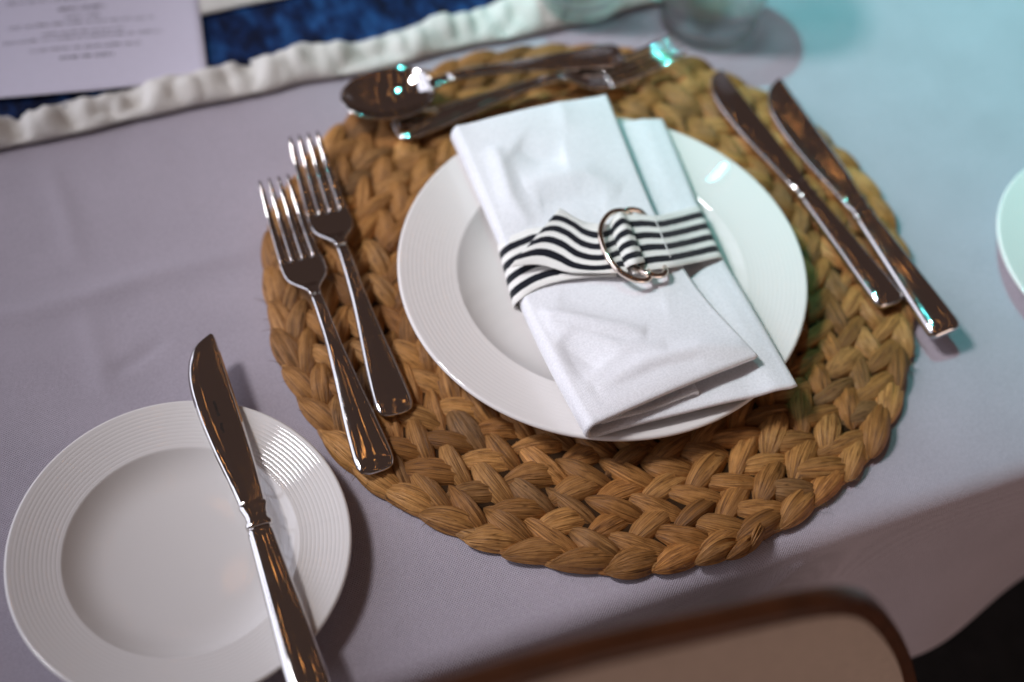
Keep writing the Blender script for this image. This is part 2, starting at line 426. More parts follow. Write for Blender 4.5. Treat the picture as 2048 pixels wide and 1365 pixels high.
# ------------------------------------------------------------------ table runner
def build_runner():
    t = thing('table_runner', 'navy blue table runner with puckered cream linen borders lying across the cloth', 'runner', (0, 0, 0))
    xs = np.linspace(-.8, .8, 520)
    def band(name, y0, y1, ny, mat, th, fn):
        ys = np.linspace(0, 1, ny); X, S = np.meshgrid(xs, ys, indexing='ij')
        a, b = y0(X), y1(X); Y = a + (b - a) * S; Z = fn(X, S, Y)
        P = np.stack([X, Y, Z], -1)
        return link(name, sheet_mesh(name, P, th, uv=np.stack([X, Y], -1)), mat, t)
    w1 = lambda X: .2125 + .004 * vnoise(X * 16, 2 + 0 * X) + .0025 * vnoise(X * 44, 7 + 0 * X)
    w2 = lambda X: .239 + .006 * vnoise(X * 18 + 5, 3 + 0 * X) + .006 * vnoise(X * 47, 11 + 0 * X)
    w3 = lambda X: .291 + .004 * vnoise(X * 16, 21 + 0 * X) + .003 * vnoise(X * 40, 27 + 0 * X)
    w4 = lambda X: .322 + .004 * vnoise(X * 14, 31 + 0 * X)
    def puck(X, S, Y):
        env = np.sin(np.clip(S, 0, 1) * math.pi) ** .6
        return CZ + .0052 + env * (.0135 * vnoise(X * 70, S * 1.3 + 40) + .009 * vnoise(X * 150, S * 2.5)) - .0045 * env * np.abs(vnoise(X * 120, S * .8 + 15)) * 2 + .005 * env - .0012 * (1 - env) + .002 * vnoise(X * 9, 55 + 0 * X)
    band('border', w1, w2, 14, M['linen'], .003, puck)
    band('border', w3, w4, 10, M['linen'], .003, lambda X, S, Y: CZ + .006 + .003 * vnoise(X * 60, S * 1.5 + 4) * np.sin(S * math.pi))
    band('navy_panel', lambda X: w2(X) - .003, lambda X: w3(X) + .003, 22, M['navy'], .0016, lambda X, S, Y: CZ + .0036 + .0028 * vnoise(X * 38, Y * 70) + .001 * vnoise(X * 110, Y * 110))
    return t
build_runner()

# ------------------------------------------------------------------ menu card
def build_card():
    o = at(415, 150, .0095); l = at(-10, 194, .0095); u = at(395, 0, .0095)
    ex = (o - l)[:2]; ex /= np.linalg.norm(ex); ang = math.atan2(ex[1], ex[0])
    t = thing('menu_card', 'white menu card with lines of small grey print on the navy runner', 'menu card', (o[0], o[1], 0), ang)
    W, Hh = .148, .21
    h = lambda x, y: .0088 + .0016 * np.sin((x / W) * 3.0 + .3) ** 2 + .004 * np.clip((y - .05) / Hh, 0, 1)
    X, Y = np.meshgrid(np.linspace(-W, 0, 30), np.linspace(0, Hh, 40), indexing='ij')
    sag = -.0035 * np.sin(np.clip(-X / W, 0, 1) * math.pi) * np.clip(1 - Y / .1, 0, 1)
    P = np.stack([X, Y + sag, h(X, Y)], -1)
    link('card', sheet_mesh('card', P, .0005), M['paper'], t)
    V, F = [], []
    c, s = math.cos(-ang), math.sin(-ang)
    def loc(px, py):
        p = at(px, py, .0105) - o; return np.array([c * p[0] - s * p[1], s * p[0] + c * p[1]])
    R = random.Random(3)
    lines = [((15, 10), (170, -2), 0), ((117, 22), (210, 13), 1), ((131, 36), (200, 29), 0), ((18, 58), (307, 32), 0), ((84, 71), (249, 55), 0), ((7, 88), (322, 59), 0), ((62, 104), (279, 84), 0), ((120, 118), (228, 107), 1)]
    for a, b, bold in lines:
        A, B = loc(*a), loc(*b); d = B - A; L = np.linalg.norm(d); d /= L; n = np.array([-d[1], d[0]]); x = 0; left = R.randint(3, 8)
        while x < L:
            if left == 0: x += .0016; left = R.randint(3, 9); continue
            hh = .0024 if bold else R.choice((.0017, .0017, .0024)); sw = .00055 if bold else .00036
            strokes = R.choice(([(0, 0, 0, hh)], [(0, 0, 0, hh), (0, .5 * hh, .0009, .5 * hh)], [(0, 0, .0005, hh), (.0005, hh, .001, 0)], [(0, 0, .001, 0), (0, 0, 0, hh), (0, hh, .001, hh)], [(0, 0, 0, hh), (.001, 0, .001, hh), (0, hh, .001, hh)]))
            for x0, y0, x1, y1 in strokes:
                p = A + d * (x + x0) + n * (y0 - .001); q = A + d * (x + x1) + n * (y1 - .001); e = q - p; e = e / (np.linalg.norm(e) + 1e-9); w = np.array([-e[1], e[0]]) * sw / 2
                k = len(V)
                for r in (p - w, p + w, q + w, q - w): V.append((r[0], r[1], float(h(r[0], r[1])) + .00042))
                F.append((k, k + 1, k + 2, k + 3))
            x += .0017 if bold else .0014; left -= 1
    link('printed_text', mesh('printed_text', V, F, smooth=False), M['ink'], t)
build_card()

# ------------------------------------------------------------------ plates
def plate_profile(R, h, well, floor_z, nr, amp, lip=.0016):
    """upper side from centre to lip, then underside back to centre (heights above the foot)"""
    p = []
    fl_ = .58
    for r in np.linspace(0, well * fl_, 10): p.append((r, floor_z + .0006 * (r / well) ** 2))
    z0 = p[-1][1]; zr = h * .72
    for s in np.linspace(0, 1, 28)[1:]:
        r = well * fl_ + well * (1 - fl_) * s
        p.append((r, z0 + (zr - z0) * (s ** 2.9)))
    a, b = well, R - lip
    for s in np.linspace(0, 1, nr * 8 + 1)[1:]:
        r = a + (b - a) * s; z = zr + (h - zr) * s ** 1.15
        env = min(1, s / .06) * min(1, (1 - s) / .12)
        z += amp * env * (abs(math.sin(math.pi * s * nr)) ** .5 - .6); p.append((r, z))
    for k in np.linspace(0, math.pi, 9)[1:]: p.append((b + lip * math.sin(k), h - lip + lip * math.cos(k)))
    zu = p[-1][1]
    for s in np.linspace(0, 1, 10)[1:]:
        r = b + (well * .72 - b) * s; p.append((r, zu + (.0012 - zu) * s ** .8))
    p += [(well * .70, 0), (well * .66, 0), (well * .64, .0012), (0, .0012)]
    return p
MZ = .0112                                        # top of the placemat weave
dp = link('dinner_plate', lathe_mesh('dinner_plate', plate_profile(.115, .0205, .082, .0045, 13, .00010), 160), M['porcelain'])
dp.location = (0, 0, MZ - .001)
tag(dp, 'large white porcelain dinner plate with fine ringed rim on the woven placemat', 'plate')
SP = np.array([-0.26093, -0.08712])
spm = lathe_mesh('side_plate', plate_profile(.0833, .018, .0575, .0035, 12, .00011), 144)
sp = link('side_plate', spm, M['porcelain']); sp.location = (SP[0], SP[1], CZ)
tag(sp, 'small white side plate with ringed rim and a knife laid across it', 'plate', 'side plates on the cloth')
a, b, c = (at(*q, .0185)[:2] for q in ((1990, 440), (2048, 338), (2048, 585)))
def circ(a, b, R):
    m = (a + b) / 2; d = b - a; l = np.linalg.norm(d); n = np.array([-d[1], d[0]]) / l; k = math.sqrt(max(R * R - l * l / 4, 0))
    return max((m + n * k, m - n * k), key=lambda q: q[0])
rc = circ(b, c, .0833)
# the rim's leftmost pixel fixes the plate; take it from the two crossings of the frame edge
sp2 = link('side_plate', spm, M['porcelain']); sp2.location = (rc[0], rc[1], CZ)
tag(sp2, 'empty small white plate standing on bare cloth beyond the pair of knives', 'plate', 'side plates on the cloth')

# ------------------------------------------------------------------ woven placemat
def build_placemat():
    MC = np.array([.0025, .0140]); t = thing('placemat', 'round woven water hyacinth placemat with plaited tan leaves under the dinner plate', 'placemat', (MC[0], MC[1], CZ))
    prof = [(0, 0), (.178, 0), (.182, .002), (.178, .0045), (0, .0045)]
    link('backing', lathe_mesh('backing', prof, 96), M['gap_shade'], t)
    tints = [(.37, .190, .070), (.32, .160, .058), (.42, .225, .088), (.27, .130, .045), (.34, .185, .074), (.27, .150, .070), (.33, .175, .072), (.36, .170, .058), (.40, .205, .078)]
    def leaf_data(seed, hand):
        r = np.random.default_rng(seed); ns, nt_ = 19, 17
        s = np.linspace(-1, 1, ns); v = np.linspace(-1, 1, nt_); S, V = np.meshgrid(s, v, indexing='ij')
        L = .0184 * r.uniform(.90, 1.14); W = .0074 * r.uniform(.86, 1.16); H = .0088 * r.uniform(.88, 1.12)
        sk = r.uniform(-.12, .16)
        prof = np.clip(1 - np.abs(S) ** 1.9, 0, 1) ** .72 * (1 + sk * S)
        bend = hand * (.0016 * (1 - S ** 2) + .0010 * S) * r.uniform(.4, 1.3)
        X = L * S; Y = W * V * (prof + .03) + bend
        dome = np.clip(1 - np.abs(V) ** 2.4, 0, 1) ** .62 * np.clip(1 - .98 * np.abs(S) ** 2.4, 0, 1)
        ph = r.uniform(0, 50)
        gro = (vnoise(V * 4.5 + ph, S * .7 + ph) * .0022 + vnoise(V * 10 + ph, S * 1.1 + ph) * .0012) * (1 - .5 * S ** 2)
        wr = vnoise(S * 5 + ph, V * 2) * .0009 * (r.random() < .35)
        Z = .0003 + H * dome + (gro + wr) * dome ** .5 - .0024 * S
        P = np.stack([X, Y, Z], -1).reshape(-1, 3)
        uv = np.stack([S * .5 + .5 + r.integers(0, 40), V * .5 + .5 + r.integers(0, 40)], -1).reshape(-1, 2)
        base = np.array(tints[r.integers(len(tints))]) * r.uniform(.95, 1.5) * np.array([1, .95, .80])
        col = np.tile(np.append(base, 1.0), (len(P), 1))
        return P, grid_faces(ns, nt_), uv, col
    data = {(h, k): leaf_data(100 * k + (h > 0) * 7 + 1, h) for h in (-1, 1) for k in range(22)}
    meshes = {}
    for key, (P, F, uv, col) in data.items():
        me = mesh('leaf', P, F, uv, True, col); me.materials.append(M['leaf']); meshes[key] = me
    leaves = []
    R = random.Random(11); cw = .0101; ph = 0.0
    for k in range(-1, 11):
        if k == -1: r0 = .1846; zo = -.0022
        else: r0 = .1836 - k * cw; zo = 0.0
        pitch = .0236; n = max(8, int(round(2 * math.pi * r0 / pitch))) if k % 2 == 0 or k < 0 else n; ph = R.random() * pitch / r0 if k % 2 == 0 else ph + .18 * pitch / r0
        for i in range(n):
            th = 2 * math.pi * i / n + ph + R.uniform(-.05, .05) * pitch / r0
            wob = .0016 * math.sin(3 * th + .7) + .0011 * math.sin(7 * th + 2) + .0007 * math.sin(2 * th)
            r = r0 + wob + R.uniform(-.0006, .0006)
            hand = 1 if k % 2 == 0 else -1                       # outer column turns inwards
            tilt = R_(25) * hand + R.uniform(-.11, .11)
            if k == 0: tilt = R_(10) + R.uniform(-.09, .09); r -= .0010
            if k == -1: tilt = R_(2) + R.uniform(-.08, .08); hand = 1
            p = (r * math.cos(th), r * math.sin(th)); rot = th + math.pi / 2 + tilt
            sc_ = (R.uniform(.95, 1.12), R.uniform(.92, 1.10), R.uniform(.9, 1.06)) if k >= 0 else (.85, .62, .62)
            m = Matrix.Translation((p[0], p[1], .0008 + R.uniform(0, .0009) + max(zo, -.001))) @ Matrix.Rotation(rot, 4, 'Z') @ Matrix.Rotation(R.uniform(-.08, .08), 4, 'X') @ Matrix.Diagonal((*sc_, 1))
            key = (hand, R.randrange(22))
            w = np.array([MC[0] + p[0], MC[1] + p[1], .009]); px, py, d = proj(w)
            q = at(px, py, .031)[:2]; hid = np.hypot(*q) < .113
            leaves.append((d + (5 if hid else 0) + (.15 if k == -1 else 0), key, m))
    leaves.sort(key=lambda q: q[0])
    for d, key, m in leaves[:294]:
        o = bpy.data.objects.new('leaf', meshes[key]); C.objects.link(o); o.parent = t; o.matrix_local = m
    # the plait ends in a few turned, ragged leaves at the rim
    for px, py, a, sx, sy, key in ((1440, 1098, 8, .78, .72, (1, 3)), (1486, 1086, 24, .6, .5, (-1, 5)), (1515, 1068, 38, .6, .5, (1, 9))):
        q = at(px, py, .009); o = bpy.data.objects.new('leaf', meshes[key]); C.objects.link(o); o.parent = t
        o.matrix_local = Matrix.Translation((q[0] - MC[0], q[1] - MC[1], .0022)) @ Matrix.Rotation(R_(a), 4, 'Z') @ Matrix.Rotation(R.uniform(-.25, .25), 4, 'X') @ Matrix.Diagonal((sx, sy, 1.1, 1))
    V, F, U, Cc = [], [], [], []; off = 0
    for d, key, m in leaves[294:]:
        P, f, uv, col = data[key]; mm = np.array(m)
        V.append(P @ mm[:3, :3].T + mm[:3, 3]); F += [tuple(i + off for i in q) for q in f]; U.append(uv); Cc.append(col); off += len(P)
    rest = link('leaf_weave', mesh('leaf_weave', np.concatenate(V), F, np.concatenate(U), True, np.concatenate(Cc)), M['leaf'], t); rest['kind'] = 'stuff'
    # loose plait end and frayed fibres at the rim
    Vf, Ff = [], []
    for k in range(90):
        th = R.uniform(math.pi * .9, math.pi * 2.05); r = .1865 + R.uniform(-.004, .002); a = th + R.uniform(-1.4, 1.4); l = R.uniform(.003, .009)
        p = np.array([r * math.cos(th), r * math.sin(th), R.uniform(.001, .006)]); d = np.array([math.cos(a) * l, math.sin(a) * l, R.uniform(-.001, .003)]); w = np.array([-math.sin(a), math.cos(a), 0]) * .00025
        k0 = len(Vf); Vf += [p - w, p + w, p + d * .6 + w * .6 + (0, 0, .0006), p + d * .6 - w * .6 + (0, 0, .0006), p + d]; Ff += [(k0, k0 + 1, k0 + 2, k0 + 3), (k0 + 3, k0 + 2, k0 + 4)]
    fr = link('loose_fibres', mesh('loose_fibres', np.array(Vf), Ff, np.zeros((len(Vf), 2)), True, np.tile((.34, .22, .11, 1), (len(Vf), 1))), M['leaf'], t); fr['kind'] = 'stuff'
    return t
build_placemat()

# ------------------------------------------------------------------ cutlery
def bar_mesh(name, st, nx=11):
    """st: stations (y, half width, z centre, thickness, ridge, bowl, x shift)"""
    rings = []
    for y, w, z, th, rg, bw, dx in st:
        xs = np.sin(np.linspace(-math.pi / 2, math.pi / 2, nx)); f = np.clip(1 - np.abs(xs) ** 9, 0, 1) ** .5
        top = np.stack([dx + xs * w, np.full(nx, y), z + th / 2 * f + rg * (1 - np.abs(xs)) + bw * xs ** 2], 1)
        bot = np.stack([dx + xs[::-1] * w, np.full(nx, y), z - th / 2 * f[::-1] + bw * xs[::-1] ** 2], 1)
        rings.append(np.concatenate([top, bot[1:-1]]))
    return loft_mesh(name, rings)
def interp_st(keys, ys):
    k = np.array(keys, float)
    out = []
    c = [spline(k[:, [0, j]], 400) for j in range(1, k.shape[1])]
    for y in ys: out.append([y] + [float(np.interp(y, q[:, 0], q[:, 1])) for q in c] + [0.0] * (7 - k.shape[1]))
    return out
HANDLE = [(0, .0030, .0042, .0016, .0), (.0006, .0062, .0043, .0020, .0), (.002, .0086, .0044, .0022, .0003), (.0055, .0100, .0046, .0024, .0008), (.012, .0102, .005, .0024, .0010), (.03, .0090, .0064, .0026, .0011), (.055, .0066, .0092, .0030, .0010), (.08, .0045, .0122, .0034, .0008), (.105, .0034, .0142, .0038, .0004), (.118, .0033, .0136, .0038, .0001)]
def build_fork(name, label, p0, p1, group, zoff, roll=0.0, pitch=0.0):
    d = p1 - p0; L = np.linalg.norm(d[:2]); k = L / .207
    t = thing(name, label, 'fork', (p0[0], p0[1], zoff), math.atan2(d[1], d[0]) - math.pi / 2, group)
    t.rotation_mode = 'XYZ'; t.rotation_euler = (pitch, roll, math.atan2(d[1], d[0]) - math.pi / 2)
    ys = np.concatenate([[0, .0006, .002, .0055], np.linspace(.01, .118, 28)])
    S = interp_st(HANDLE, ys)
    link('handle', bar_mesh('handle', [(y * k, *r) for y, *r in S]), M['steel'], t)
    head = [(.118, .0033, .0136, .0038, .0, .0), (.1225, .0040, .0122, .0036, 0, .0001), (.128, .0070, .0100, .0030, 0, .0006), (.1335, .0105, .0080, .0026, 0, .0012), (.139, .0121, .0066, .0024, 0, .0014), (.147, .0124, .0056, .0022, 0, .0012), (.1515, .0123, .0053, .0021, 0, .0008)]
    S = interp_st(head, np.linspace(.118, .1515, 20))
    link('head', bar_mesh('head', [(y * k, *r) for y, *r in S], 15), M['steel'], t)
    for j in (-1.5, -.5, .5, 1.5):
        st = []
        for s in np.linspace(0, 1, 16):
            y = .1500 + .057 * s; x = j * (.0063 - .0008 * s); w = (.0026 - .0014 * s) * (1 if s < .9 else (1 - (s - .9) * 5.5)); z = .0053 + .0006 * abs(j) * (1 - s) * .8 + .0008 * s + .0115 * s ** 2
            st.append((y * k, max(w, .0004), z, .0024 - .0010 * s, 0, 0, x))
        link('tine', bar_mesh('tine', st, 13), M['steel'], t)
    return t
P3 = lambda px, py, z: at(px, py, z)
GF = 'forks laid beside the dinner plate'
build_fork('fork', 'steel fork nearer the side plate, its handle end on the placemat rim', P3(757, 943, .016), P3(547, 355, .029), GF, MZ - .0005)
build_fork('fork', 'steel fork lying between the other fork and the dinner plate', P3(795, 828, .016), P3(607, 268, .029), GF, MZ - .0005)
build_fork('dessert_fork', 'steel fork lying crosswise above the napkin beneath the spoon', P3(790, 262, .015), P3(1362, 84, .029), None, MZ - .0005)

def sup(w, th, n=22, e=.72):
    a = np.linspace(0, 2 * math.pi, n, endpoint=False); q = lambda v: np.sign(v) * np.abs(v) ** e
    return q(np.cos(a)) * w, q(np.sin(a)) * th / 2
LT = (.1684, .1543, -.0030)
def build_knife(label, p0, p1, zc, roll=0.0, pitch=0.0, text=False, group=None):
    d = p1 - p0; L = np.linalg.norm(d[:2]); k = L / .210
    t = thing('knife', label, 'knife', (p0[0], p0[1], zc), 0, group); t.rotation_euler = (pitch, roll, math.atan2(d[1], d[0]) - math.pi / 2)
    hs = [(0, .0060, .0030), (.0008, .0082, .0055), (.003, .0095, .0074), (.008, .0098, .0080), (.03, .0090, .0078), (.06, .0076, .0072), (.082, .0066, .0066), (.0895, .0063, .0062), (.0915, .0056, .0054)]
    S = interp_st(hs, np.concatenate([[0, .0008, .003, .006], np.linspace(.01, .0915, 26)]))
    rings = []
    for y, w, th, *_ in S:
        x, z = sup(w, th); rings.append(np.stack([x, np.full_like(x, y * k), z], 1))
    link('handle', loft_mesh('handle', rings), M['steel'], t)
    bs = [(.0905, .0050, .0050), (.0915, .0066, .0066), (.0932, .0068, .0068), (.0948, .0058, .0056), (.0985, .0057, .0050), (.1015, .0066, .0050), (.1035, .0072, .0046), (.1048, .0070, .0034), (.1055, .0064, .0020)]
    rings = []
    for y, w, th in bs:
        x, z = sup(w, th); rings.append(np.stack([x + .0004, np.full_like(x, y * k), z], 1))
    link('bolster', loft_mesh('bolster', rings), M['steel'], t)
    # blade: straight spine on +x, curved edge on -x
    sp_ = spline([(.104, .0068), (.13, .0082), (.16, .0086), (.185, .0086), (.20, .0085), (.2070, .0083), (.2092, .0079), (.210, .0068)], 60)
    ed = spline([(.104, -.0062), (.12, -.0078), (.14, -.0104), (.16, -.0122), (.176, -.0124), (.188, -.0112), (.197, -.0084), (.2035, -.0046), (.2078, .0002), (.210, .0062)], 60)
    rings = []
    for y in np.concatenate([np.linspace(.104, .198, 34), np.linspace(.200, .2098, 12)]):
        xr = np.interp(y, sp_[:, 0], sp_[:, 1]); xl = np.interp(y, ed[:, 0], ed[:, 1])
        s = np.linspace(0, 1, 13); X = xl + (xr - xl) * s
        th = .0021 * np.clip(s / .30, 0, 1) ** .8 * np.clip((1 - s) / .05, .0, 1) ** .5 + .00025; th[0] = .00012; th[-1] = .0002
        top = np.stack([X, np.full(13, y * k), th / 2], 1); bot = np.stack([X[::-1], np.full(13, y * k), -th[::-1] / 2], 1)
        rings.append(np.concatenate([top, bot[1:-1]]))
    bl = link('blade', loft_mesh('blade', rings), M['steel'], t)
    if text:
        cu = bpy.data.curves.new('lettering', 'FONT'); cu.body = 'tablekraft'; cu.size = .0026; cu.extrude = .00001
        cu2 = bpy.data.curves.new('lettering', 'FONT'); cu2.body = 'Bogart'; cu2.size = .0023; cu2.extrude = .00001
        for cc, y in ((cu, LT[0]), (cu2, LT[1])):
            cc.offset = .00002
            tmp = bpy.data.objects.new('lettering', cc); C.objects.link(tmp)
            me = bpy.data.meshes.new_from_object(tmp.evaluated_get(bpy.context.evaluated_depsgraph_get()))
            bpy.data.objects.remove(tmp)
            me.materials.clear(); o = link('lettering', me, M['etch'], bl); o.location = (LT[2], y * k, .00125); o.rotation_euler = (0, 0, -math.pi / 2)
            o['label'] = 'small black maker lettering on the blade'
    return t
GK = 'knives laid beside the dinner plate'
build_knife('steel knife lying across the small side plate, with black lettering on its blade', P3(626, 1392, .026), P3(397, 676, .024), CZ + .0225, roll=-.035, pitch=.0, text=True)
build_knife('steel knife closer to the dinner plate rim, of the pair on the placemat', P3(1786, 606, .018), P3(1424, 143, .017), MZ + .0048, roll=.10, group=GK)
build_knife('steel knife whose handle end overhangs the placemat onto the cloth', P3(1897, 662, .020), P3(1539, 167, .017), MZ + .0060, roll=-.16, group=GK)

def build_spoon():
    p0 = P3(1243, 110, .018); p1 = P3(684, 208, .026); d = p1 - p0; L = np.linalg.norm(d[:2]); k = L / .186
    t = thing('dessert_spoon', 'steel dessert spoon lying on the placemat above the dinner plate, bowl upward', 'spoon', (p0[0], p0[1], MZ + .0040), math.atan2(d[1], d[0]) - math.pi / 2)
    S = interp_st(HANDLE, np.concatenate([[0, .0006, .002, .0055], np.linspace(.01, .118, 28)]))
    link('handle', bar_mesh('handle', [(y * k, *r) for y, *r in S]), M['steel'], t)
    nk = interp_st([(.117, .0033, .0137, .0038, 0), (.122, .0034, .0131, .0036, 0), (.127, .0042, .0122, .0030, 0), (.132, .0062, .0112, .0022, 0)], np.linspace(.117, .132, 9))
    link('neck', bar_mesh('neck', [(y * k, *r) for y, *r in nk]), M['steel'], t)
    s = np.linspace(-1, 1, 30); v = np.linspace(-1, 1, 23); S_, V_ = np.meshgrid(s, v, indexing='ij')
    yc, a = .157, .0295
    wid = .0208 * np.clip(1 - np.abs(S_) ** 2.15, 0, 1) ** .52 * (1 - .10 * S_) + .0004
    X = wid * V_; Y = yc + a * S_
    rr = np.clip(np.abs(V_), 0, 1) ** 2; dep = .0082 * (1 - rr) * np.clip(1 - np.abs(S_) ** 2.6, 0, 1)
    Z = .0112 - dep + .0016 * S_ ** 2
    P = np.stack([X, Y * k, Z], -1)
    link('bowl', sheet_mesh('bowl', P, .0013), M['steel'], t)
build_spoon()

# ------------------------------------------------------------------ napkin
NV = .5
def pxl(lst): return [at(*q) for q in lst]
NL = spline(pxl([(1186, 858, .040), (1112, 722, .037), (1052, 598, .033), (1018, 500, .033), (965, 372, .037), (917, 268, .042)]), 61)
NTR = spline(pxl([(1511, 712, .045), (1478, 677, .045), (1403, 595, .042), (1352, 520, .039), (1300, 415, .040), (1252, 300, .044), (1210, 193, .047)]), 61)
NBR = spline(pxl([(1590, 771, .036), (1530, 668, .035), (1484, 590, .033), (1440, 515, .031), (1392, 412, .031), (1360, 335, .032), (1322, 242, .034)]), 61)
def pinch(u): return np.exp(-((u - .53) / .17) ** 2)
def nap_top(u, s):
    """point on the top fold: u along (0 front, 1 back), s across from the left fold to the right edge"""
    i = np.clip(u, 0, 1) * 60; i0 = np.clip(np.floor(i).astype(int), 0, 59); f = (i - i0)[..., None]
    L = NL[i0] * (1 - f) + NL[i0 + 1] * f; T = NTR[i0] * (1 - f) + NTR[i0 + 1] * f
    p = L * (1 - s[..., None]) + T * s[..., None]
    p[..., 2] = (L[..., 2] + .0055 - .0020 * pinch(u)) * (1 - s) + T[..., 2] * s + .0030 * np.sin(np.clip(s, 0, 1) * math.pi) * (1 - .2 * pinch(u))
    return p
def wrinkle(X, Y):
    g = lambda *p: [at(a, b, .045)[:2] for a, b in p]
    H = ridge(X, Y, g((1062, 618), (1120, 628), (1200, 652), (1290, 672)), .0048, .0030)
    H += ridge(X, Y, g((1085, 640), (1160, 668), (1240, 700), (1330, 705)), .0045, .0020)
    H += ridge(X, Y, g((1195, 782), (1290, 735), (1400, 704), (1505, 700)), .0055, .0026)
    H -= ridge(X, Y, g((1180, 790), (1240, 770), (1330, 735), (1400, 725)), .006, .0012)
    H -= ridge(X, Y, g((1120, 680), (1170, 715), (1200, 740)), .011, .0026)
    H -= ridge(X, Y, g((1120, 595), (1220, 610), (1330, 610)), .010, .0016)
    H += ridge(X, Y, g((985, 300), (1000, 330), (1020, 390), (1060, 440)), .0055, .0026)
    H += ridge(X, Y, g((1050, 370), (1100, 355), (1170, 352), (1240, 380)), .008, .0022)
    H -= ridge(X, Y, g((1030, 300), (1080, 322), (1130, 320)), .010, .0028)
    H -= ridge(X, Y, g((1080, 400), (1140, 395), (1210, 400)), .008, .0018)
    H += ridge(X, Y, g((1110, 205), (1125, 240), (1130, 270)), .006, .0008)
    H = H * 1.35 + .0007 * vnoise(X * 45, Y * 45)
    return H
def build_napkin():
    t = thing('napkin', 'white cotton napkin folded lengthwise across the dinner plate', 'napkin', (0, 0, MZ + .02))
    off = Vector((0, 0, -(MZ + .02)))
    nu = 120; u = np.linspace(0, 1, nu)
    i = u * 60; i0 = np.clip(np.floor(i).astype(int), 0, 59); f = (i - i0)[:, None]
    lerp = lambda A: A[i0] * (1 - f) + A[i0 + 1] * f
    L, T, B = lerp(NL), lerp(NTR), lerp(NBR)
    rows = []
    zb = L[:, 2] - .0065 + .0012 * pinch(u)
    nb, nc, nt_ = 40, 12, 70
    for k in range(nb):                                         # bottom leaf from its right edge to the fold
        s = k / nb; p = B * (1 - s) + L * s
        z = B[:, 2] * (1 - s) + zb * s + .0016 * np.sin(s * math.pi) * (1 - pinch(u))
        h = .0012 * vnoise(p[:, 0] * 40 + 9, p[:, 1] * 40)
        # soft fold along the free right margin
        h = h + .0012 * np.exp(-((s - .10) / .055) ** 2) * np.clip(np.abs(u - .53) * 4, 0, 1) - .0006 * np.exp(-((s - .22) / .07) ** 2)
        rows.append(np.stack([p[:, 0], p[:, 1], z + h], 1))
    ztop0 = L[:, 2] + .0055 - .0020 * pinch(u); rad = (ztop0 - zb) / 2
    for k in range(nc):                                         # the fold itself
        a = math.pi * (k + .5) / nc
        d = (L - T); d[:, 2] = 0; d /= np.linalg.norm(d, axis=1, keepdims=True)
        p = L + d * (rad * .55 * math.sin(a))[:, None]; p[:, 2] = (zb + ztop0) / 2 - rad * math.cos(a); rows.append(p)
    for k in range(nt_ + 1):
        s = np.full(nu, k / nt_); p = nap_top(u, s)
        edge = np.minimum(1, np.minimum(k / nt_ / .06, 1)) * np.minimum(1, (1 - k / nt_) / .04 + .15)
        p[:, 2] += wrinkle(p[:, 0], p[:, 1]) * edge * (1 - .55 * pinch(u)); rows.append(p)
    P = np.stack(rows, 1)
    # front and back lips droop a little
    lip = (np.exp(-u / .022) + np.exp(-(1 - u) / .02))[:, None]
    w = np.zeros(P.shape[1]); w[nb + nc:] = np.sin(np.linspace(0, 1, nt_ + 1) * math.pi) ** .5
    P[..., 2] -= .0016 * lip * w[None, :]
    o = link('outer_fold', sheet_mesh('outer_fold', P, .0030, uv=P[..., :2] * 1.0), M['napkin'], t); o.location = off
    # inner fold tucked between the leaves
    rows = []
    E = spline(pxl([(1392, 792, .040), (1330, 690, .038), (1270, 560, .034), (1215, 420, .034), (1150, 250, .039)]), nu)
    for k in range(46):
        s = k / 45; p = L * (1 - s) + E * s; d = (E - L); d /= np.linalg.norm(d, axis=1, keepdims=True); p = p + d * .006 * (1 - s)
        z = (zb + ztop0) / 2 * (1 - s) + (E[:, 2] - .0005) * s - .0020 * np.sin(s * math.pi) + .0006 * np.sin(s * 9)
        q = np.stack([p[:, 0], p[:, 1], z], 1); q[:, 1] += .0022 * (1 - 2 * u); rows.append(q)
    # turned-down end of the inner fold
    for k in range(1, 7):
        q = rows[45].copy(); a = k / 6 * math.pi; q[:, 0] += .0022 * math.sin(a); q[:, 2] -= .0026 * (1 - math.cos(a)) / 2 * 1.3; rows.append(q)
    o = link('inner_fold', sheet_mesh('inner_fold', np.stack(rows, 1), .0022, uv=np.stack(rows, 1)[..., :2] * 1.0), M['napkin'], t); o.location = off
    return t
build_napkin()

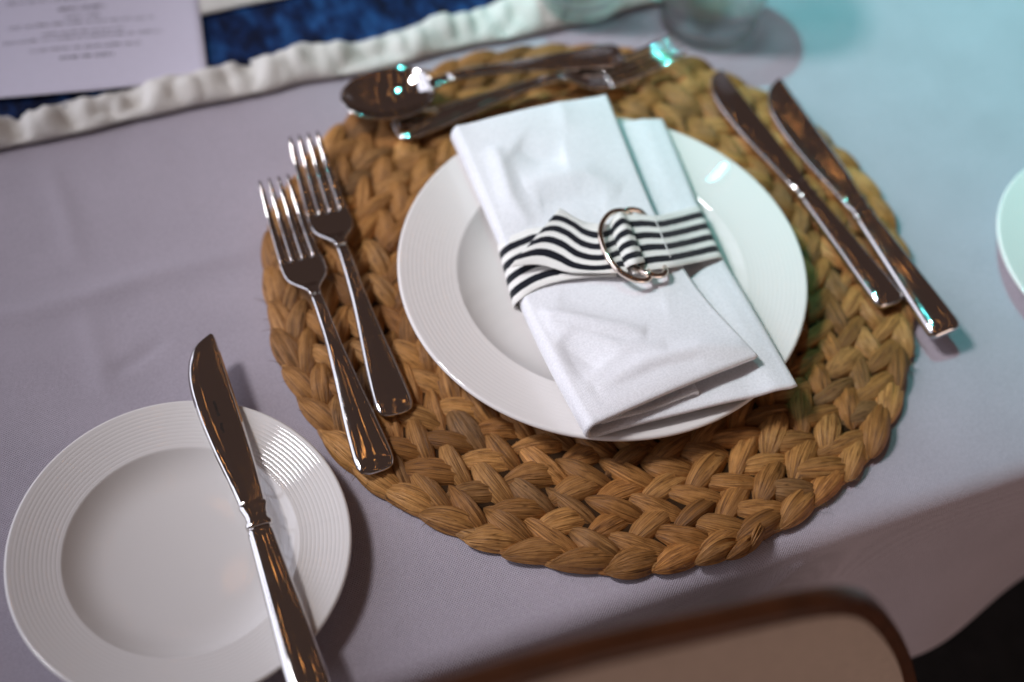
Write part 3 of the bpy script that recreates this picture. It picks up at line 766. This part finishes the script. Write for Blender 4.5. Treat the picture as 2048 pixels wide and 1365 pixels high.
# ------------------------------------------------------------------ napkin belt: striped ribbon and two D rings
def build_belt():
    t = thing('napkin_belt', 'black and white striped ribbon with two metal rings buckled around the napkin', 'napkin ring', (.01, 0, MZ + .008))
    off = Vector((-.01, 0, -(MZ + .008)))
    def strip(name, up, lo, n, extra=None, nv=14, th=.0009, parent=t, u0=0.0):
        U = spline([p for p in up], n); Lo = spline([p for p in lo], n)
        v = np.linspace(0, 1, nv)[None, :, None]; P = U[:, None, :] * (1 - v) + Lo[:, None, :] * v
        if extra is not None: P = extra(P)
        l = np.concatenate([[0], np.cumsum(np.linalg.norm(np.diff(P[:, nv // 2], axis=0), axis=1))])
        uv = np.stack([np.repeat((l / .08 + u0)[:, None], nv, 1), np.repeat(np.linspace(0, 1, nv)[None], n, 0)], -1)
        o = link(name, sheet_mesh(name, P, th, uv), M['ribbon'], parent); o.location = off; return o, P
    A = lambda *q: [at(*p) for p in q]
    # the loop: from the rings over the right edge, under the napkin, up the left fold and across
    ur = A((1226, 434, .0475), (1276, 430, .0465), (1310, 433, .0448), (1350, 425, .0395), (1393, 414, .0350))
    lr = A((1266, 548, .0475), (1314, 538, .0465), (1350, 533, .0448), (1395, 524, .0385), (1438, 515, .0350))
    ul = A((1011, 478, .0375), (1040, 466, .0400), (1067, 457, .0420), (1120, 456, .0445), (1190, 462, .0455))
    ll = A((1043, 597, .0375), (1074, 577, .0402), (1112, 564, .0425), (1157, 556, .0448), (1232, 552, .0455))
    def under(a, b):                                  # a: right end, b: left end
        return [a + (.0024, 0, -.0035), a + (.001, 0, -.0085), np.array([a[0] - .008, a[1], .0245]), (a + b) / 2 * (1, 1, 0) + (0, 0, .0240), np.array([b[0] + .008, b[1], .0240]), b + (-.0016, 0, -.0100), b + (-.0040, 0, -.0050)]
    strip('ribbon_loop', ur + under(ur[-1], ul[0]) + ul, lr + under(lr[-1], ll[0]) + ll, 150)
    # free tail with its slanted end, lying over the loop
    ut = A((1222, 452, .0485), (1198, 450, .0495), (1157, 438, .0500), (1119, 420, .0500))
    lt = A((1256, 546, .0485), (1220, 548, .0490), (1144, 543, .0485), (1080, 529, .0470), (1020, 536, .0448))
    def sag(P):
        n, m = P.shape[:2]; a = np.linspace(0, 1, n)[:, None]; v = np.linspace(0, 1, m)[None]
        P = P.copy(); P[..., 2] += .0016 * np.sin(a * math.pi * 1.1) * np.sin(v * math.pi) + .0009 * np.sin(a * 7 + 1)
        P[..., 1] += (-.0045 * np.sin(np.clip((a - .05) / .55, 0, 1) * math.pi) + .0035 * np.sin(np.clip((a - .5) / .5, 0, 1) * math.pi)) * np.sin(v * math.pi) ** .5
        return P
    strip('ribbon_tail', ut, lt, 60, sag, u0=.13)
    # folded end around the ring bars
    uf = A((1218, 450, .0495), (1228, 434, .0525), (1240, 426, .0535), (1253, 433, .0505))
    lf = A((1252, 536, .0500), (1262, 530, .0530), (1274, 527, .0535), (1289, 524, .0500))
    strip('ribbon_fold', uf, lf, 24, u0=.41)
    # line of white stitching
    a0, b0 = at(1309, 437, .0462), at(1341, 516, .0462); pp = np.array([a0 + (b0 - a0) * s for s in np.linspace(0, 1, 12)]); pp[:, 2] += .0003
    o = link('stitching', tube_mesh('stitching', pp, .00030, False, 6), M['thread'], t); o.location = off
    a0, b0 = at(1091, 569, .0440), at(1102, 566 - 20, .0450)
    # rings
    def ring(pts, z):
        p = [at(x, y, z + dz) for x, y, dz in pts]
        path = spline(p + p[:1], 97)[:-1]
        o = link('ring', tube_mesh('ring', path, .00165, True, 14), M['wire'], t); o.location = off
    r1 = [(1262, 431, -.0035), (1246, 422, .001), (1222, 426, .0045), (1205, 446, .0065), (1201, 472, .0078), (1211, 505, .0078), (1232, 536, .0065), (1262, 557, .005), (1288, 562, .003), (1299, 553, .001), (1291, 528, -.0050), (1276, 475, -.0060)]
    ring(r1, .0480)
    r2 = [(1290, 432, -.0050), (1277, 422, -.001), (1254, 421, .001), (1240, 440, -.0035), (1236, 468, -.0045), (1246, 500, -.0045), (1266, 530, -.001), (1294, 548, .003), (1320, 552, .002), (1331, 543, .0005), (1322, 520, -.0060), (1306, 468, -.0060)]
    ring(r2, .0475)
build_belt()

# ------------------------------------------------------------------ tumblers
def build_glass(label, c, z):
    R0, R1, Hh = .0335, .0405, .092
    prof = [(0, 0.001), (.024, .0008), (.030, 0), (.0325, .0008), (R0, .003)]
    for s in np.linspace(0, 1, 14)[1:]: prof.append((R0 + (R1 - R0) * s ** .8, .003 + (Hh - .003) * s))
    for k in np.linspace(0, math.pi, 6)[1:-1]: prof.append((R1 - .0007 + .0007 * math.cos(k), Hh + .0007 * math.sin(k)))
    for s in np.linspace(1, 0, 14): prof.append((R0 + (R1 - R0) * s ** .8 - .0015 - .0008 * (1 - s), .0105 + (Hh - .0105) * s))
    prof += [(R0 - .005, .0080), (R0 - .011, .0066), (0, .0060)]
    o = link('tumbler', lathe_mesh('tumbler', prof, 96), M['glass']); o.location = (c[0], c[1], z)
    tag(o, label, 'glass', 'tumblers behind the placemat'); o.cycles.is_caustics_caster = True
build_glass('clear glass tumbler on bare cloth beside the fork tines, with its shadow on the cloth', (.162, .192), CZ)
build_glass('clear glass tumbler standing on the cream border of the navy runner', (.083, .236), CZ + .009)
